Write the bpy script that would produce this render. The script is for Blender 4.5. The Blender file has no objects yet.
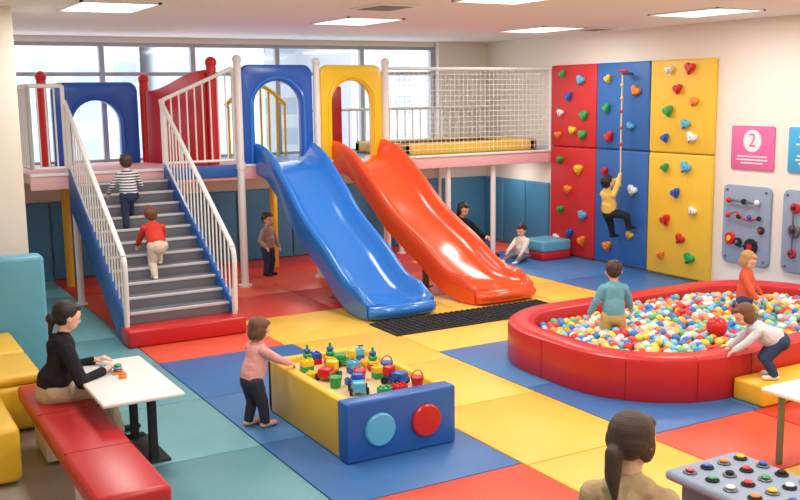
import bpy, bmesh, math, random
import numpy as np
from mathutils import Vector, Matrix
ZOOM=None
random.seed(7); rng=np.random.RandomState(5)
V=Vector
scene=bpy.context.scene
try: scene.view_settings.view_transform='Standard'
except Exception: pass

# ------------------------------------------------ materials
MATS={}
def mat(name,col,rough=.5,bump=0,bscale=40,emit=0,metal=0,spec=.5,var=0,coat=0,bdist=.01):
    if name in MATS: return MATS[name]
    m=bpy.data.materials.new(name); m.use_nodes=True; nt=m.node_tree; b=nt.nodes['Principled BSDF']
    c=tuple(((x/255)/12.92 if x/255<=.04045 else ((x/255+.055)/1.055)**2.4) for x in col)+(1,)
    b.inputs['Base Color'].default_value=c; b.inputs['Roughness'].default_value=rough; b.inputs['Metallic'].default_value=metal
    b.inputs['Specular IOR Level'].default_value=spec
    if coat: b.inputs['Coat Weight'].default_value=coat; b.inputs['Coat Roughness'].default_value=.15
    if emit:
        b.inputs['Emission Color'].default_value=c; b.inputs['Emission Strength'].default_value=emit
    if bump or var:
        tc=nt.nodes.new('ShaderNodeTexCoord'); n=nt.nodes.new('ShaderNodeTexNoise'); n.inputs['Scale'].default_value=bscale; n.inputs['Detail'].default_value=3
        nt.links.new(tc.outputs['Object'],n.inputs['Vector'])
        if bump:
            bp=nt.nodes.new('ShaderNodeBump'); bp.inputs['Strength'].default_value=bump; bp.inputs['Distance'].default_value=bdist
            nt.links.new(n.outputs['Fac'],bp.inputs['Height']); nt.links.new(bp.outputs['Normal'],b.inputs['Normal'])
        if var:
            r=nt.nodes.new('ShaderNodeMapRange'); r.inputs['To Min'].default_value=1-var; r.inputs['To Max'].default_value=1+var
            n2=nt.nodes.new('ShaderNodeTexNoise'); n2.inputs['Scale'].default_value=bscale*.05
            nt.links.new(tc.outputs['Object'],n2.inputs['Vector']); nt.links.new(n2.outputs['Fac'],r.inputs['Value'])
            h=nt.nodes.new('ShaderNodeHueSaturation'); h.inputs['Color'].default_value=c; nt.links.new(r.outputs[0],h.inputs['Value']); nt.links.new(h.outputs[0],b.inputs['Base Color'])
    MATS[name]=m; return m
def stripes(name,c1,c2,scale,axis='Z'):
    m=mat(name,c1,.8); nt=m.node_tree; b=nt.nodes['Principled BSDF']
    tc=nt.nodes.new('ShaderNodeTexCoord'); w=nt.nodes.new('ShaderNodeTexWave'); w.bands_direction=axis; w.inputs['Scale'].default_value=scale
    cr=nt.nodes.new('ShaderNodeValToRGB'); cr.color_ramp.interpolation='CONSTANT'
    f=lambda c: tuple((x/255)**2.2 for x in c)+(1,)
    cr.color_ramp.elements[0].color=f(c1); cr.color_ramp.elements[1].color=f(c2); cr.color_ramp.elements[1].position=.5
    nt.links.new(tc.outputs['Object'],w.inputs['Vector']); nt.links.new(w.outputs['Fac'],cr.inputs['Fac']); nt.links.new(cr.outputs[0],b.inputs['Base Color'])
    return m
RED=mat('vinyl_red',(200,36,40),.32); BLUE=mat('vinyl_blue',(38,98,178),.34); YEL=mat('vinyl_yellow',(242,194,52),.36)
TEAL=mat('vinyl_teal',(100,172,200),.42); NAVY=mat('pad_petrol',(70,134,172),.45); WHITE=mat('paint_white',(240,240,236),.4)
WALL=mat('wall_paint',(240,233,221),.8,bump=.03,bscale=60); CEIL=mat('ceiling_paint',(240,236,228),.85)
PLAB=mat('plastic_blue',(36,124,216),.2,coat=.5); PLAR=mat('plastic_orange_red',(246,86,36),.2,coat=.5); PRED=mat('plastic_red',(212,34,34),.3); PYEL=mat('plastic_yellow',(248,206,40),.3); PBLU=mat('plastic_deep_blue',(30,92,190),.3)
PINK=mat('deck_pink',(240,186,186),.6); STEP=mat('stair_grey',(112,114,122),.7,bump=.1); NOSE=mat('stair_nosing',(205,205,208),.6); DARK=mat('rubber_black',(38,40,44),.85)
GREY=mat('grey_metal',(120,124,128),.4,metal=.6); SAND=mat('play_sand',(222,196,150),.95,bump=.5,bscale=60); WOOD=mat('light_wood',(222,190,140),.5)
GREEN=mat('plastic_green',(40,165,80),.3); LBLUE=mat('plastic_sky',(90,185,225),.3); PWH=mat('plastic_white',(240,240,240),.3); PPK=mat('plastic_pink',(235,110,150),.3); PORG=mat('plastic_orange',(248,140,40),.3)
SIGNP=mat('sign_pink',(226,108,164),.5); SIGNB=mat('sign_blue',(70,172,222),.5); PANG=mat('panel_greyblue',(146,164,188),.5); CREAM=mat('cream',(240,226,190),.6)
EMIT=mat('light_diffuser',(255,252,245),.5,emit=3.0)
BEIGE=mat('beige_paint',(226,214,194),.8)

# ------------------------------------------------ builder
class B:
    def __init__(s,name): s.name=name; s.v=[]; s.f=[]; s.m=[]; s.mats=[]
    def mi(s,m):
        if m not in s.mats: s.mats.append(m)
        return s.mats.index(m)
    def add(s,vs,fs,m):
        o=len(s.v); k=s.mi(m); s.v+= [tuple(v) for v in vs]; s.f+=[tuple(i+o for i in f) for f in fs]; s.m+=[k]*len(fs)
    def bm(s,bm,m,M=None):
        bm.verts.index_update(); vs=[(M@v.co if M else v.co.copy()) for v in bm.verts]; fs=[[v.index for v in f.verts] for f in bm.faces]; s.add(vs,fs,m); bm.free()
    def box(s,x0,x1,y0,y1,z0,z1,m,bev=.01,M=None,seg=3):
        bm=bmesh.new(); bmesh.ops.create_cube(bm,size=1)
        for v in bm.verts: v.co=V(((x0+x1)/2+v.co.x*(x1-x0),(y0+y1)/2+v.co.y*(y1-y0),(z0+z1)/2+v.co.z*(z1-z0)))
        bev=min(bev,.45*min(abs(x1-x0),abs(y1-y0),abs(z1-z0)))
        if bev>0: bmesh.ops.bevel(bm,geom=bm.edges[:],offset=bev,segments=seg,profile=.5,affect='EDGES')
        s.bm(bm,m,M)
    def prism(s,pts,o,ux,uy,th,m,bev=0,seg=2):
        o=V(o);ux=V(ux);uy=V(uy);n=ux.cross(uy)
        bm=bmesh.new(); vs=[bm.verts.new(o+ux*p[0]+uy*p[1]) for p in pts]; f=bm.faces.new(vs)
        r=bmesh.ops.extrude_face_region(bm,geom=[f]); nv=[e for e in r['geom'] if isinstance(e,bmesh.types.BMVert)]
        for v in nv: v.co+=n*th
        bmesh.ops.recalc_face_normals(bm,faces=bm.faces[:])
        if bev:
            es=[e for e in bm.edges if any(len(ff.verts)>4 or len(pts)<=4 for ff in e.link_faces)]
            bmesh.ops.bevel(bm,geom=es,offset=bev,segments=seg,profile=.5,affect='EDGES')
        s.bm(bm,m)
    def tube(s,pts,r,m,seg=10,cap=True,rs=None):
        pts=[V(p) for p in pts]; n=len(pts); vs=[];fs=[]; up=None
        for i,p in enumerate(pts):
            t=(pts[min(i+1,n-1)]-pts[max(i-1,0)]).normalized()
            if up is None:
                up=V((0,0,1)) if abs(t.z)<.9 else V((1,0,0))
            a=t.cross(up).normalized(); b=a.cross(t).normalized(); up=b
            rr=rs[i] if rs else r
            for k in range(seg):
                q=2*math.pi*k/seg; vs.append(p+a*math.cos(q)*rr+b*math.sin(q)*rr)
        for i in range(n-1):
            for k in range(seg):
                k2=(k+1)%seg; fs.append((i*seg+k,i*seg+k2,(i+1)*seg+k2,(i+1)*seg+k))
        if cap: fs.append(tuple(range(seg))[::-1]); fs.append(tuple((n-1)*seg+k for k in range(seg)))
        s.add(vs,fs,m)
    def ball(s,c,r,m,sc=(1,1,1),u=12,w=8,M=None):
        bm=bmesh.new(); bmesh.ops.create_uvsphere(bm,u_segments=u,v_segments=w,radius=1)
        for v in bm.verts:
            q=V((v.co.x*r*sc[0],v.co.y*r*sc[1],v.co.z*r*sc[2]));
            if M: q=M@q
            v.co=q+V(c)
        s.bm(bm,m)
    def cyl(s,p0,p1,r,m,seg=20,bev=0):
        p0=V(p0);p1=V(p1); L=(p1-p0).length
        if bev:
            d=(p1-p0).normalized(); s.tube([p0,p0+d*.0001,p0+d*bev,p1-d*bev,p1-d*.0001,p1],r,m,seg,True,[r-bev,r-bev,r,r,r-bev,r-bev])
        else: s.tube([p0,p1],r,m,seg)
    def make(s,parent=None,sharp=35):
        me=bpy.data.meshes.new(s.name); me.from_pydata(s.v,[],s.f); me.update()
        for m in s.mats: me.materials.append(m)
        me.polygons.foreach_set('material_index',s.m); me.polygons.foreach_set('use_smooth',[True]*len(s.f))
        bm=bmesh.new(); bm.from_mesh(me); bmesh.ops.recalc_face_normals(bm,faces=bm.faces[:]); bm.to_mesh(me); bm.free()
        try: me.set_sharp_from_angle(angle=math.radians(sharp))
        except Exception: pass
        ob=bpy.data.objects.new(s.name,me); scene.collection.objects.link(ob)
        if parent: ob.parent=parent
        return ob
def empty(name,loc=(0,0,0)):
    e=bpy.data.objects.new(name,None); scene.collection.objects.link(e); e.location=loc; e.empty_display_size=.1; return e
def text(body,loc,size,m,rot,parent=None,name='lettering'):
    cu=bpy.data.curves.new(name,'FONT'); cu.body=body; cu.size=size; cu.extrude=.002; cu.align_x='CENTER'; cu.align_y='CENTER'; cu.materials.append(m)
    ob=bpy.data.objects.new(name,cu); scene.collection.objects.link(ob); ob.location=loc; ob.rotation_euler=rot
    if parent: ob.parent=parent
    return ob
def smoothpath(P,n=8):
    P=[V(p) for p in P]; out=[]
    for i in range(len(P)-1):
        p0=P[max(i-1,0)];p1=P[i];p2=P[i+1];p3=P[min(i+2,len(P)-1)]
        for k in range(n):
            t=k/n; out.append(.5*((2*p1)+(p2-p0)*t+(2*p0-5*p1+4*p2-p3)*t*t+(3*p1-p0-3*p2+p3)*t**3))
    out.append(P[-1]); return out

# ------------------------------------------------ room
XR,YB,ZC=10.8,15.65,3.69
YD,ZD=13.52,1.77
b=B('floor'); b.box(-1.7,11,-1.7,15.9,-.13,-.03,mat('floor_grey',(168,158,146),.6,var=.05),0); b.make()
nt=CEIL.node_tree; bs=nt.nodes['Principled BSDF']; tc=nt.nodes.new('ShaderNodeTexCoord'); br=nt.nodes.new('ShaderNodeTexBrick'); br.offset=0
br.inputs['Scale'].default_value=1; br.inputs['Brick Width'].default_value=1.12; br.inputs['Row Height'].default_value=1.08; br.inputs['Mortar Size'].default_value=.005
for k in ('Color1','Color2'): br.inputs[k].default_value=(.92,.91,.89,1)
br.inputs['Mortar'].default_value=(.80,.79,.76,1); nt.links.new(tc.outputs['Object'],br.inputs['Vector']); nt.links.new(br.outputs['Color'],bs.inputs['Base Color'])
b=B('ceiling'); b.box(-1.7,11,-1.7,15.9,ZC,ZC+.1,CEIL,0); b.make()
b=B('wall_right'); b.box(XR,XR+.15,-1.6,15.8,-.03,ZC,WALL,0); b.make()
b=B('wall_left'); b.box(-1.65,-1.5,-1.6,11.1,-.03,ZC,WALL,0); b.make()
b=B('wall_near'); b.box(-1.5,XR,-1.65,-1.5,-.03,ZC,WALL,0); b.make()
b=B('wall_left_return'); b.box(-1.5,1.72,10.95,11.15,-.03,ZC,WALL,.004); b.box(1.57,1.72,11.15,15.65,-.03,ZC,WALL,0)
b.make()
b=B('outlet_plate'); b.box(1.33,1.43,10.925,10.95,1.52,1.66,WHITE,.01); b.box(1.36,1.40,10.92,10.93,1.56,1.59,CREAM,.003); b.make()
b=B('wall_back'); b.box(1.57,9.75,YB,YB+.15,-.03,1.75,BEIGE,0); b.box(9.75,XR,YB-.12,YB+.15,-.03,ZC,WALL,0); b.box(1.57,9.75,YB,YB+.15,3.6,ZC,WALL,0); b.make()
b=B('window_1'); FR=mat('window_frame',(168,174,180),.4,metal=.2)
for x in [1.75,2.28,3.72,5.17,6.63,8.24,9.7]: b.box(x-.04,x+.04,YB+.0,YB+.1,1.75,3.6,FR,.005)
for z in [1.78,3.12,3.57]: b.box(1.72,9.75,YB+.01,YB+.09,z-.03,z+.03,FR,.005)
g=bpy.data.materials.new('window_glass'); g.use_nodes=True; nt=g.node_tree; nt.nodes.clear(); o=nt.nodes.new('ShaderNodeOutputMaterial'); mx=nt.nodes.new('ShaderNodeMixShader'); mx.inputs[0].default_value=.06
t_=nt.nodes.new('ShaderNodeBsdfTransparent'); gl=nt.nodes.new('ShaderNodeBsdfGlossy'); gl.inputs['Roughness'].default_value=.05
nt.links.new(t_.outputs[0],mx.inputs[1]); nt.links.new(gl.outputs[0],mx.inputs[2]); nt.links.new(mx.outputs[0],o.inputs[0])
b.add([(1.72,YB+.05,1.75),(9.75,YB+.05,1.75),(9.75,YB+.05,3.6),(1.72,YB+.05,3.6)],[(0,1,2,3)],g); b.make()
def bld(name,c1,c2):
    m=mat(name,c1,.8); nt=m.node_tree; bs=nt.nodes['Principled BSDF']; tc=nt.nodes.new('ShaderNodeTexCoord'); mp=nt.nodes.new('ShaderNodeMapping'); mp.inputs['Rotation'].default_value=(math.pi/2,0,0); br=nt.nodes.new('ShaderNodeTexBrick'); br.offset=0
    f=lambda c:tuple((x/255)**2.2 for x in c)+(1,)
    br.inputs['Color1'].default_value=f(c2); br.inputs['Color2'].default_value=f(c2); br.inputs['Mortar'].default_value=f(c1); br.inputs['Scale'].default_value=1; br.inputs['Brick Width'].default_value=1.6; br.inputs['Row Height'].default_value=1.5; br.inputs['Mortar Size'].default_value=.35
    nt.links.new(tc.outputs['Object'],mp.inputs[0]); nt.links.new(mp.outputs[0],br.inputs['Vector']); nt.links.new(br.outputs['Color'],bs.inputs['Base Color']); return m
BA=bld('facade_pale',(206,210,216),(174,187,200)); BB_=bld('facade_grey',(194,200,207),(162,175,190))
b=B('city_skyline')
for i,(x,w,y,h,m) in enumerate([(8,6,40,16,BA),(18,8,46,9,BB_),(29,9,44,14,BA),(0,6,42,6,BB_),(40,10,48,8,BB_),(13.5,4,38,5.5,BA),(23,5,40,6.5,BA)]):
    b.box(x-w/2,x+w/2,y,y+6,-8,h,m,0); b.box(x-w/2-.2,x+w/2+.2,y-.2,y+6.2,h,h+.5,m,0)
b.make()

# ------------------------------------------------ foam floor mats
mk=lambda n,c: mat(n,c,.42,bump=.08,bscale=120,var=.06,spec=.45)
fm={'T':mk('mat_teal',(112,170,178)),'t':mk('mat_teal2',(98,156,168)),'B':mk('mat_blue',(58,112,176)),'b':mk('mat_blue2',(70,126,186)),
 'Y':mk('mat_yellow',(240,192,72)),'y':mk('mat_yellow2',(244,200,86)),'R':mk('mat_red',(208,62,46)),'r':mk('mat_coral',(224,88,62))}
b=B('foam_floor_mats')
def mats_(x0,x1,y0,y1,c,nx=1,ny=1,alt=True):
    for i in range(nx):
        for j in range(ny):
            cc=c
            if alt and (i+j)%2: cc=c.swapcase()
            b.box(x0+(x1-x0)*i/nx+.005,x0+(x1-x0)*(i+1)/nx-.005,y0+(y1-y0)*j/ny+.005,y0+(y1-y0)*(j+1)/ny-.005,-.03,0,fm[cc],.01,seg=2)
mats_(1.42,2.77,4.2,10.0,'T',1,4); mats_(1.42,2.77,1.2,4.2,'t',1,2)
mats_(1.72,2.77,10.0,15.6,'t',1,4); mats_(-.2,1.42,8.6,10.9,'T',1,2)
mats_(2.77,4.3,5.7,9.97,'B',1,3)
mats_(4.3,5.5,5.65,9.97,'Y',1,3); mats_(4.3,5.5,1.2,5.65,'y',1,3)
mats_(2.77,4.3,1.2,5.7,'r',1,3)
mats_(2.77,4.2,9.97,11.0,'r'); mats_(2.77,4.2,11.0,15.6,'R',1,3,)
mats_(4.2,5.5,9.97,11.35,'Y'); mats_(4.2,5.5,11.35,15.6,'R',1,3)
mats_(5.5,8.7,8.8,9.97,'y',2,1); mats_(5.5,8.2,9.97,11.35,'Y',2,1); mats_(5.5,8.2,11.35,15.6,'R',2,3)
mats_(8.2,9.1,9.97,14.0,'Y',1,3); mats_(8.2,10.75,14.0,15.6,'R',2,1); mats_(9.1,10.75,9.97,14.0,'B',1,3); mats_(8.7,10.75,8.8,9.97,'B',2,1)
mats_(5.5,10.75,5.65,8.8,'B',4,2); mats_(5.5,8.0,4.6,5.65,'r',2,1); mats_(8.0,10.75,4.6,5.65,'Y',2,1); mats_(5.5,10.75,1.2,4.6,'Y',4,3)
b.make()

b=B('wall_pads_back')
x=1.8
while x<10.6:
    b.box(x,min(x+.98,10.74),YB-.07 if x<9 else YB-.19,YB-.001 if x<9 else YB-.121,.0,1.2,NAVY,.025); x+=1.0
b.make()
b=B('wall_pads_right')
y=13.56
while y<15.3: b.box(XR-.07,XR-.001,y,y+.64,0,1.2,NAVY,.025); y+=.66
b.make()

# ------------------------------------------------ deck
dk=empty('play_deck')
b=B('deck_slab'); b.box(2.2,XR-.001,YD,YB-.01,ZD-.12,ZD-.02,BEIGE,0)
for i,x in enumerate(np.arange(2.2,XR-.1,1.075)):
    b.box(x+.003,x+1.07,YD+.02,YB-.02,ZD-.02,ZD,PINK if x<5 else fm['b'],.004)
b.box(2.2,XR-.001,YD-.03,YD+.0,ZD-.2,ZD-.02,PINK,.005); b.box(2.2,XR-.001,YD-.05,YD+.03,ZD-.025,ZD+.015,WHITE,.01)
b.box(3.99,5.1,YD-.06,YD-.03,ZD-.16,ZD+.02,BLUE,.01)
b.make(dk)
b=B('deck_posts')
for (x,y,r,z1) in [(5.08,YD-.06,.055,3.25),(6.33,YD-.02,.05,3.22),(7.5,YD-.02,.055,3.22)]:
    b.cyl((x,y,0),(x,y,z1),r,WHITE,20); b.ball((x,y,z1+.02),r*1.25,PWH); b.cyl((x,y,0),(x,y,.03),r*1.8,WHITE,20); b.cyl((x,y,ZD-.05),(x,y,ZD+.05),r*1.25,WHITE,20)
for (x,y) in [(2.75,YD-.02),(8.5,14.8),(8.72,YD+.1),(9.62,YD+.1),(3.9,14.6),(6.9,14.6)]:
    b.cyl((x,y,0),(x,y,ZD-.12),.045,WHITE,16); b.cyl((x,y,0),(x,y,.02),.08,WHITE,16)
b.cyl((6.1,14.75,0),(6.1,14.75,ZD-.12),.06,YEL,16); b.cyl((2.9,14.9,0),(2.9,14.9,ZD-.12),.06,YEL,16)
b.make(dk)
b=B('red_posts')
for (x,y,z) in [(2.72,15.2,3.04),(4.22,15.2,3.0),(4.75,13.62,3.2)]:
    b.cyl((x,y,ZD),(x,y,z),.07,PRED,16); b.ball((x,y,z+.03),.085,PRED)
b.make(dk)
def arch_panel(name,x0,x1,y,z0,z1,wo,ho,m,th=.12,par=dk,rim=None):
    b=B(name); w=x1-x0; c=w/2; pts=[(0,0)]
    rc=.14
    H_=z1-z0
    for k in range(7): a=math.pi-math.pi/2*k/6; pts.append((rc+rc*math.cos(a),H_-rc+rc*math.sin(a)))
    for k in range(7): a=math.pi/2-math.pi/2*k/6; pts.append((w-rc+rc*math.cos(a),H_-rc+rc*math.sin(a)))
    pts.append((w,0)); pts.append((c+wo/2,0))
    r=wo/2
    for k in range(15): a=math.pi*k/14; pts.append((c+r*math.cos(a),ho-r+r*math.sin(a)))
    pts.append((c-wo/2,0))
    b.prism(pts,(x0,y,z0),(1,0,0),(0,0,1),th,m,.02)
    q=[(x0+c+(r+.05),y-th-.0,z0+.02)]+[(x0+c+(r+.05)*math.cos(math.pi*k/16),y-th,z0+ho-r+(r+.05)*math.sin(math.pi*k/16)) for k in range(17)]+[(x0+c-(r+.05),y-th,z0+.02)]
    b.tube(q,.025,rim or m,8); return b.make(par)
arch_panel('arch_blue_slide',5.14,6.26,YD+.09,ZD,3.2,.74,1.2,PBLU,rim=PLAB)
arch_panel('arch_yellow_slide',6.40,7.44,YD+.09,ZD,3.2,.68,1.2,PYEL)
arch_panel('arch_blue_back',2.84,4.10,15.25,ZD,2.99,.7,.95,PBLU)
b=B('red_curved_panel'); p0=V((4.28,15.1,ZD)); p1=V((4.72,13.66,ZD)); ux=(p1-p0).normalized(); L=(p1-p0).length
pts=[(0,0)]+[(L*k/12,1.08+.28*(.5-.5*math.cos(math.pi*k/12))) for k in range(13)]+[(L,0)]
b.prism(pts,p0,ux,(0,0,1),.08,PRED,.015); b.make(dk)
b=B('deck_back_rails')
for x in np.arange(5.6,6.6,.14): b.cyl((x,15.3,ZD),(x,15.3,2.6+.3*math.sin((x-5.6)/.98*math.pi)),.022,PYEL,8)
b.tube([(5.55+.07*k,15.3,2.6+.33*math.sin(math.pi*k/15)) for k in range(16)],.035,PYEL,8)
for x in np.arange(7.0,10.6,.16): b.cyl((x,15.35,ZD),(x,15.35,2.5),.014,WHITE,8)
b.cyl((6.9,15.35,2.5),(10.7,15.35,2.5),.025,WHITE,8)
b.box(7.25,7.6,15.2,15.3,ZD,2.9,PRED,.03)
b.make(dk)
b=B('deck_trampoline'); b.box(8.0,10.4,13.8,15.1,ZD+.12,ZD+.17,DARK,.02)
for (a0,a1,c0,c1) in [(7.85,10.55,13.62,13.85),(7.85,10.55,15.05,15.25),(7.85,8.05,13.62,15.25),(10.35,10.55,13.62,15.25)]: b.box(a0,a1,c0,c1,ZD,ZD+.2,YEL,.04)
b.make(dk)
def fence(b,p0,p1,h0,h1,n,r=.012,rt=.028,zb=.08):
    p0=V(p0);p1=V(p1)
    b.cyl(p0+V((0,0,h0)),p1+V((0,0,h1)),rt,WHITE,12); b.cyl(p0+V((0,0,zb)),p1+V((0,0,zb)),.02,WHITE,10)
    for i in range(n+1):
        t=i/n; p=p0.lerp(p1,t); b.cyl(p+V((0,0,zb)),p+V((0,0,h0+(h1-h0)*t)),r if 0<i<n else rt,WHITE,8)
b=B('deck_railing')
fence(b,(2.25,YD+.02,ZD),(2.68,YD+.02,ZD),1.15,1.15,4)
fence(b,(4.0,YD-.02,ZD),(5.02,YD-.02,ZD),.95,1.38,9)
fence(b,(2.25,YD+.02,ZD),(2.25,15.5,ZD),1.15,1.15,14)
b.make(dk)
NETM=mat('net_cord',(244,242,236),.8)
b=B('safety_net'); 
for x in np.arange(7.6,10.75,.085): b.cyl((x,YD,ZD+.05),(x,YD,3.14),.0042,NETM,4)
for z in np.arange(ZD+.1,3.14,.085): b.cyl((7.5,YD,z),(10.75,YD,z),.0042,NETM,4)
b.cyl((7.5,YD,3.15),(10.78,YD,3.15),.025,WHITE,10); b.cyl((10.74,YD,ZD),(10.74,YD,3.15),.03,WHITE,10)
b.cyl((10.72,13.52,3.15),(10.72,15.5,3.15),.02,WHITE,8)
b.make(dk)
for x in (4.6,6.6,8.6,10.2):  # added fill lamps with glowing discs, to brighten the space under the deck
    e=empty('deck_fill_light'); b=B('lens'); b.cyl((x,14.3,ZD-.135),(x,14.3,ZD-.12),.07,EMIT,20); b.tube([(x+.08*math.cos(k*math.pi/10),14.3+.08*math.sin(k*math.pi/10),ZD-.128) for k in range(21)],.01,WHITE,6,False); b.make(e)
    l=bpy.data.lights.new('deck_fill_lamp','AREA'); l.shape='DISK'; l.size=.14; l.energy=9; l.color=(1,.97,.92)
    o=bpy.data.objects.new('deck_fill_lamp',l); scene.collection.objects.link(o); o.location=(x,14.3,ZD-.14); o.parent=e

# ------------------------------------------------ stairs
st=empty('play_stairs'); X0,X1=2.74,3.96
b=B('steps'); NT=11; dp=2.47/NT; rs=1.57/(NT+1)
for i in range(1,NT+1):
    y0=11.05+dp*(i-1); z=.2+rs*i
    b.box(X0,X1,y0,y0+dp+.02,z-.135,z,STEP,.006); b.box(X0,X1,y0-.012,y0+.03,z-.026,z+.004,NOSE,.004)
b.make(st)
b=B('stringers')
for x in (X0-.06,X1):
    b.prism([(10.95,0.0),(11.2,0.0),(YD-.02,ZD-.45),(YD-.02,ZD+.06),(YD-.1,ZD+.06),(10.95,.32)],(x,0,0),(0,1,0),(0,0,1),.06,BLUE,.01)
b.make(st)
b=B('handrails')
for x in (X0-.03,X1+.03):
    A=V((x,10.95,.2)); C=V((x,YD-.03,ZD)); 
    b.tube(smoothpath([A+V((0,-.02,.05)),A+V((0,-.05,.66)),A+V((0,.03,.82)),A+V((0,.2,.94)),C+V((0,-.1,.82)),C+V((0,0,.86)),C+V((0,.05,.86))],6),.03,WHITE,12)
    b.cyl(A+V((0,.1,.14)),C+V((0,0,.1)),.018,WHITE,8); b.cyl(A+V((0,0,-.2)),A+V((0,0,.3)),.03,WHITE,10); b.cyl(C+V((0,.02,-.1)),C+V((0,.02,.87)),.03,WHITE,10)
    n=19
    for i in range(1,n):
        t=i/n; p=A.lerp(C,t); b.cyl(p+V((0,0,.1)),p+V((0,0,.83)),.010,WHITE,8)
b.make(st)
b=B('bottom_step_pad'); b.box(2.66,4.05,10.72,11.06,0,.2,RED,.03); b.make(st)

# ------------------------------------------------ slides
def slide(name,xt,xb,m,yend):
    b=B(name)
    P=[(13.62,1.80),(13.35,1.79),(13.05,1.68),(12.6,1.36),(12.2,1.02),(11.85,.80),(11.5,.60),(11.2,.38),(10.95,.24),(10.7,.19),(yend,.18)]
    pts=smoothpath([(0,p[0],p[1]) for p in P],5); n=len(pts)
    prof=[(-.47,-.17),(-.49,.02),(-.49,.14),(-.47,.19),(-.44,.205),(-.405,.19),(-.37,.11),(-.31,.03),(-.2,0),(0,-.005),(.2,0),(.31,.03),(.37,.11),(.405,.19),(.44,.205),(.47,.19),(.49,.14),(.49,.02),(.47,-.17),(.40,-.17),(.38,-.03),(0,-.05),(-.38,-.03),(-.40,-.17)]
    vs=[];k=len(prof)
    for i,p in enumerate(pts):
        t=(pts[min(i+1,n-1)]-pts[max(i-1,0)]).normalized(); s=V((1,0,0)); nn=s.cross(t); nn=nn if nn.z>0 else -nn
        f=i/(n-1); xc=xt+(xb-xt)*f; w=.93+.07*f; hs=1.0
        if i>n-6: hs=1-.16*(i-(n-6))
        if i<16: hs=1.35-.35*(.5-.5*math.cos(math.pi*i/16)) 
        for (a,h) in prof:
            h2=h*hs if h>0.03 else h
            v=p+s*(xc+a*w)+nn*h2
            if v.z<0.001: v.z=0.001
            vs.append(v)
    fs=[]
    for i in range(n-1):
        for j in range(k):
            j2=(j+1)%k; fs.append((i*k+j,i*k+j2,(i+1)*k+j2,(i+1)*k+j))
    fs.append(tuple(range(k))); fs.append(tuple((n-1)*k+j for j in range(k)))
    b.add(vs,fs,m)
    b.tube([(xb-.43,yend,.10),(xb-.36,yend-.07,.11),(xb,yend-.09,.11),(xb+.36,yend-.07,.11),(xb+.43,yend,.10)],.085,m,12)
    xm=xt+(xb-xt)*.5; b.cyl((xm,12.0,0),(xm,12.0,.83),.05,GREY,12); b.cyl((xm,12.0,0),(xm,12.0,.02),.1,GREY,12)
    return b.make(sharp=60)
slide('blue_slide',5.76,5.98,PLAB,10.45)
slide('red_slide',6.98,7.60,PLAR,10.5)
b=B('rubber_landing_mat'); b.box(5.45,8.0,9.62,10.3,.0,.02,DARK,.005)
for i in range(30):
    for j in range(8): b.box(5.5+i*.083,5.55+i*.083,9.66+j*.08,9.71+j*.08,.02,.035,DARK,.006,seg=1)
b.make()

# ------------------------------------------------ climbing wall
cw=empty('climbing_wall'); ys=[13.47,12.31,11.11,9.86]
cols=[mat('climb_red',(206,44,46),.5),mat('climb_blue',(46,104,176),.5),mat('climb_yellow',(240,196,60),.5)]
b=B('foam_panels')
for i in range(3):
    for (z0,z1) in [(.02,1.84),(1.85,3.2)]: b.box(XR-.09,XR-.001,ys[i+1]+.006,ys[i]-.006,z0,z1,cols[i],.03)
b.make(cw)
hc=[PRED,PBLU,GREEN,PYEL,PWH,LBLUE,PORG]
b=B('heart_holds')
def heart(y,z,s,m,rot=0):
    pts=[]
    for k in range(18):
        t=2*math.pi*(k+.5)/18; x=16*math.sin(t)**3/17; yy=(13*math.cos(t)-5*math.cos(2*t)-2*math.cos(3*t)-math.cos(4*t))/17
        pts.append((s*(x*math.cos(rot)-yy*math.sin(rot)),s*(x*math.sin(rot)+yy*math.cos(rot))))
    b.prism(pts,(XR-.085,y,z),(0,-1,0),(0,0,1),.07,m,.018,3)
    b.cyl((XR-.157,y,z),(XR-.15,y,z),.012,GREY,8)
lay=[[(.2,.12),(.75,.2),(.45,.4),(.2,.6),(.8,.62),(.5,.82),(.15,.9),(.85,.9)],[(.15,.2),(.85,.35),(.2,.55),(.75,.75),(.2,.88)],[(.25,.12),(.7,.1),(.5,.32),(.8,.45),(.25,.55),(.6,.7),(.25,.88),(.8,.88)]]
for i in range(3):
    w=ys[i]-ys[i+1]
    for r,(z0,z1) in enumerate([(.02,1.84),(1.85,3.2)]):
        for j,(a,c) in enumerate(lay[i]):
            mm=hc[(j*3+i+r*2)%7]
            if i==0 and mm==PRED: mm=[GREEN,PORG][j%2]
            if i==1 and mm in (PBLU,): mm=PRED
            if i==2 and mm==PYEL: mm=PRED
            heart(ys[i]-w*(a*.8+.1)-.04*math.sin(j*5+r),z1-(z1-z0)*(c*.92+.02)+.03*math.cos(j*7),.075+.012*((j*5)%3),mm,.5*math.sin(j*3+i+r))
b.make(cw)
b=B('climbing_rope'); b.tube([(XR-.28,11.5,3.0),(XR-.29,11.5,2.2),(XR-.28,11.5,1.3)],.012,mat('rope',(225,205,160),.9),8)
b.cyl((XR-.09,11.5,3.02),(XR-.3,11.5,3.02),.02,GREY,8); b.cyl((XR-.28,11.6,3.06),(XR-.28,11.4,3.06),.02,PRED,8)
for z in [2.85,2.65,2.45,2.2,1.95]: b.ball((XR-.285,11.5,z),.028,PYEL if z>2.5 else PRED)
b.make(cw)

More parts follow.
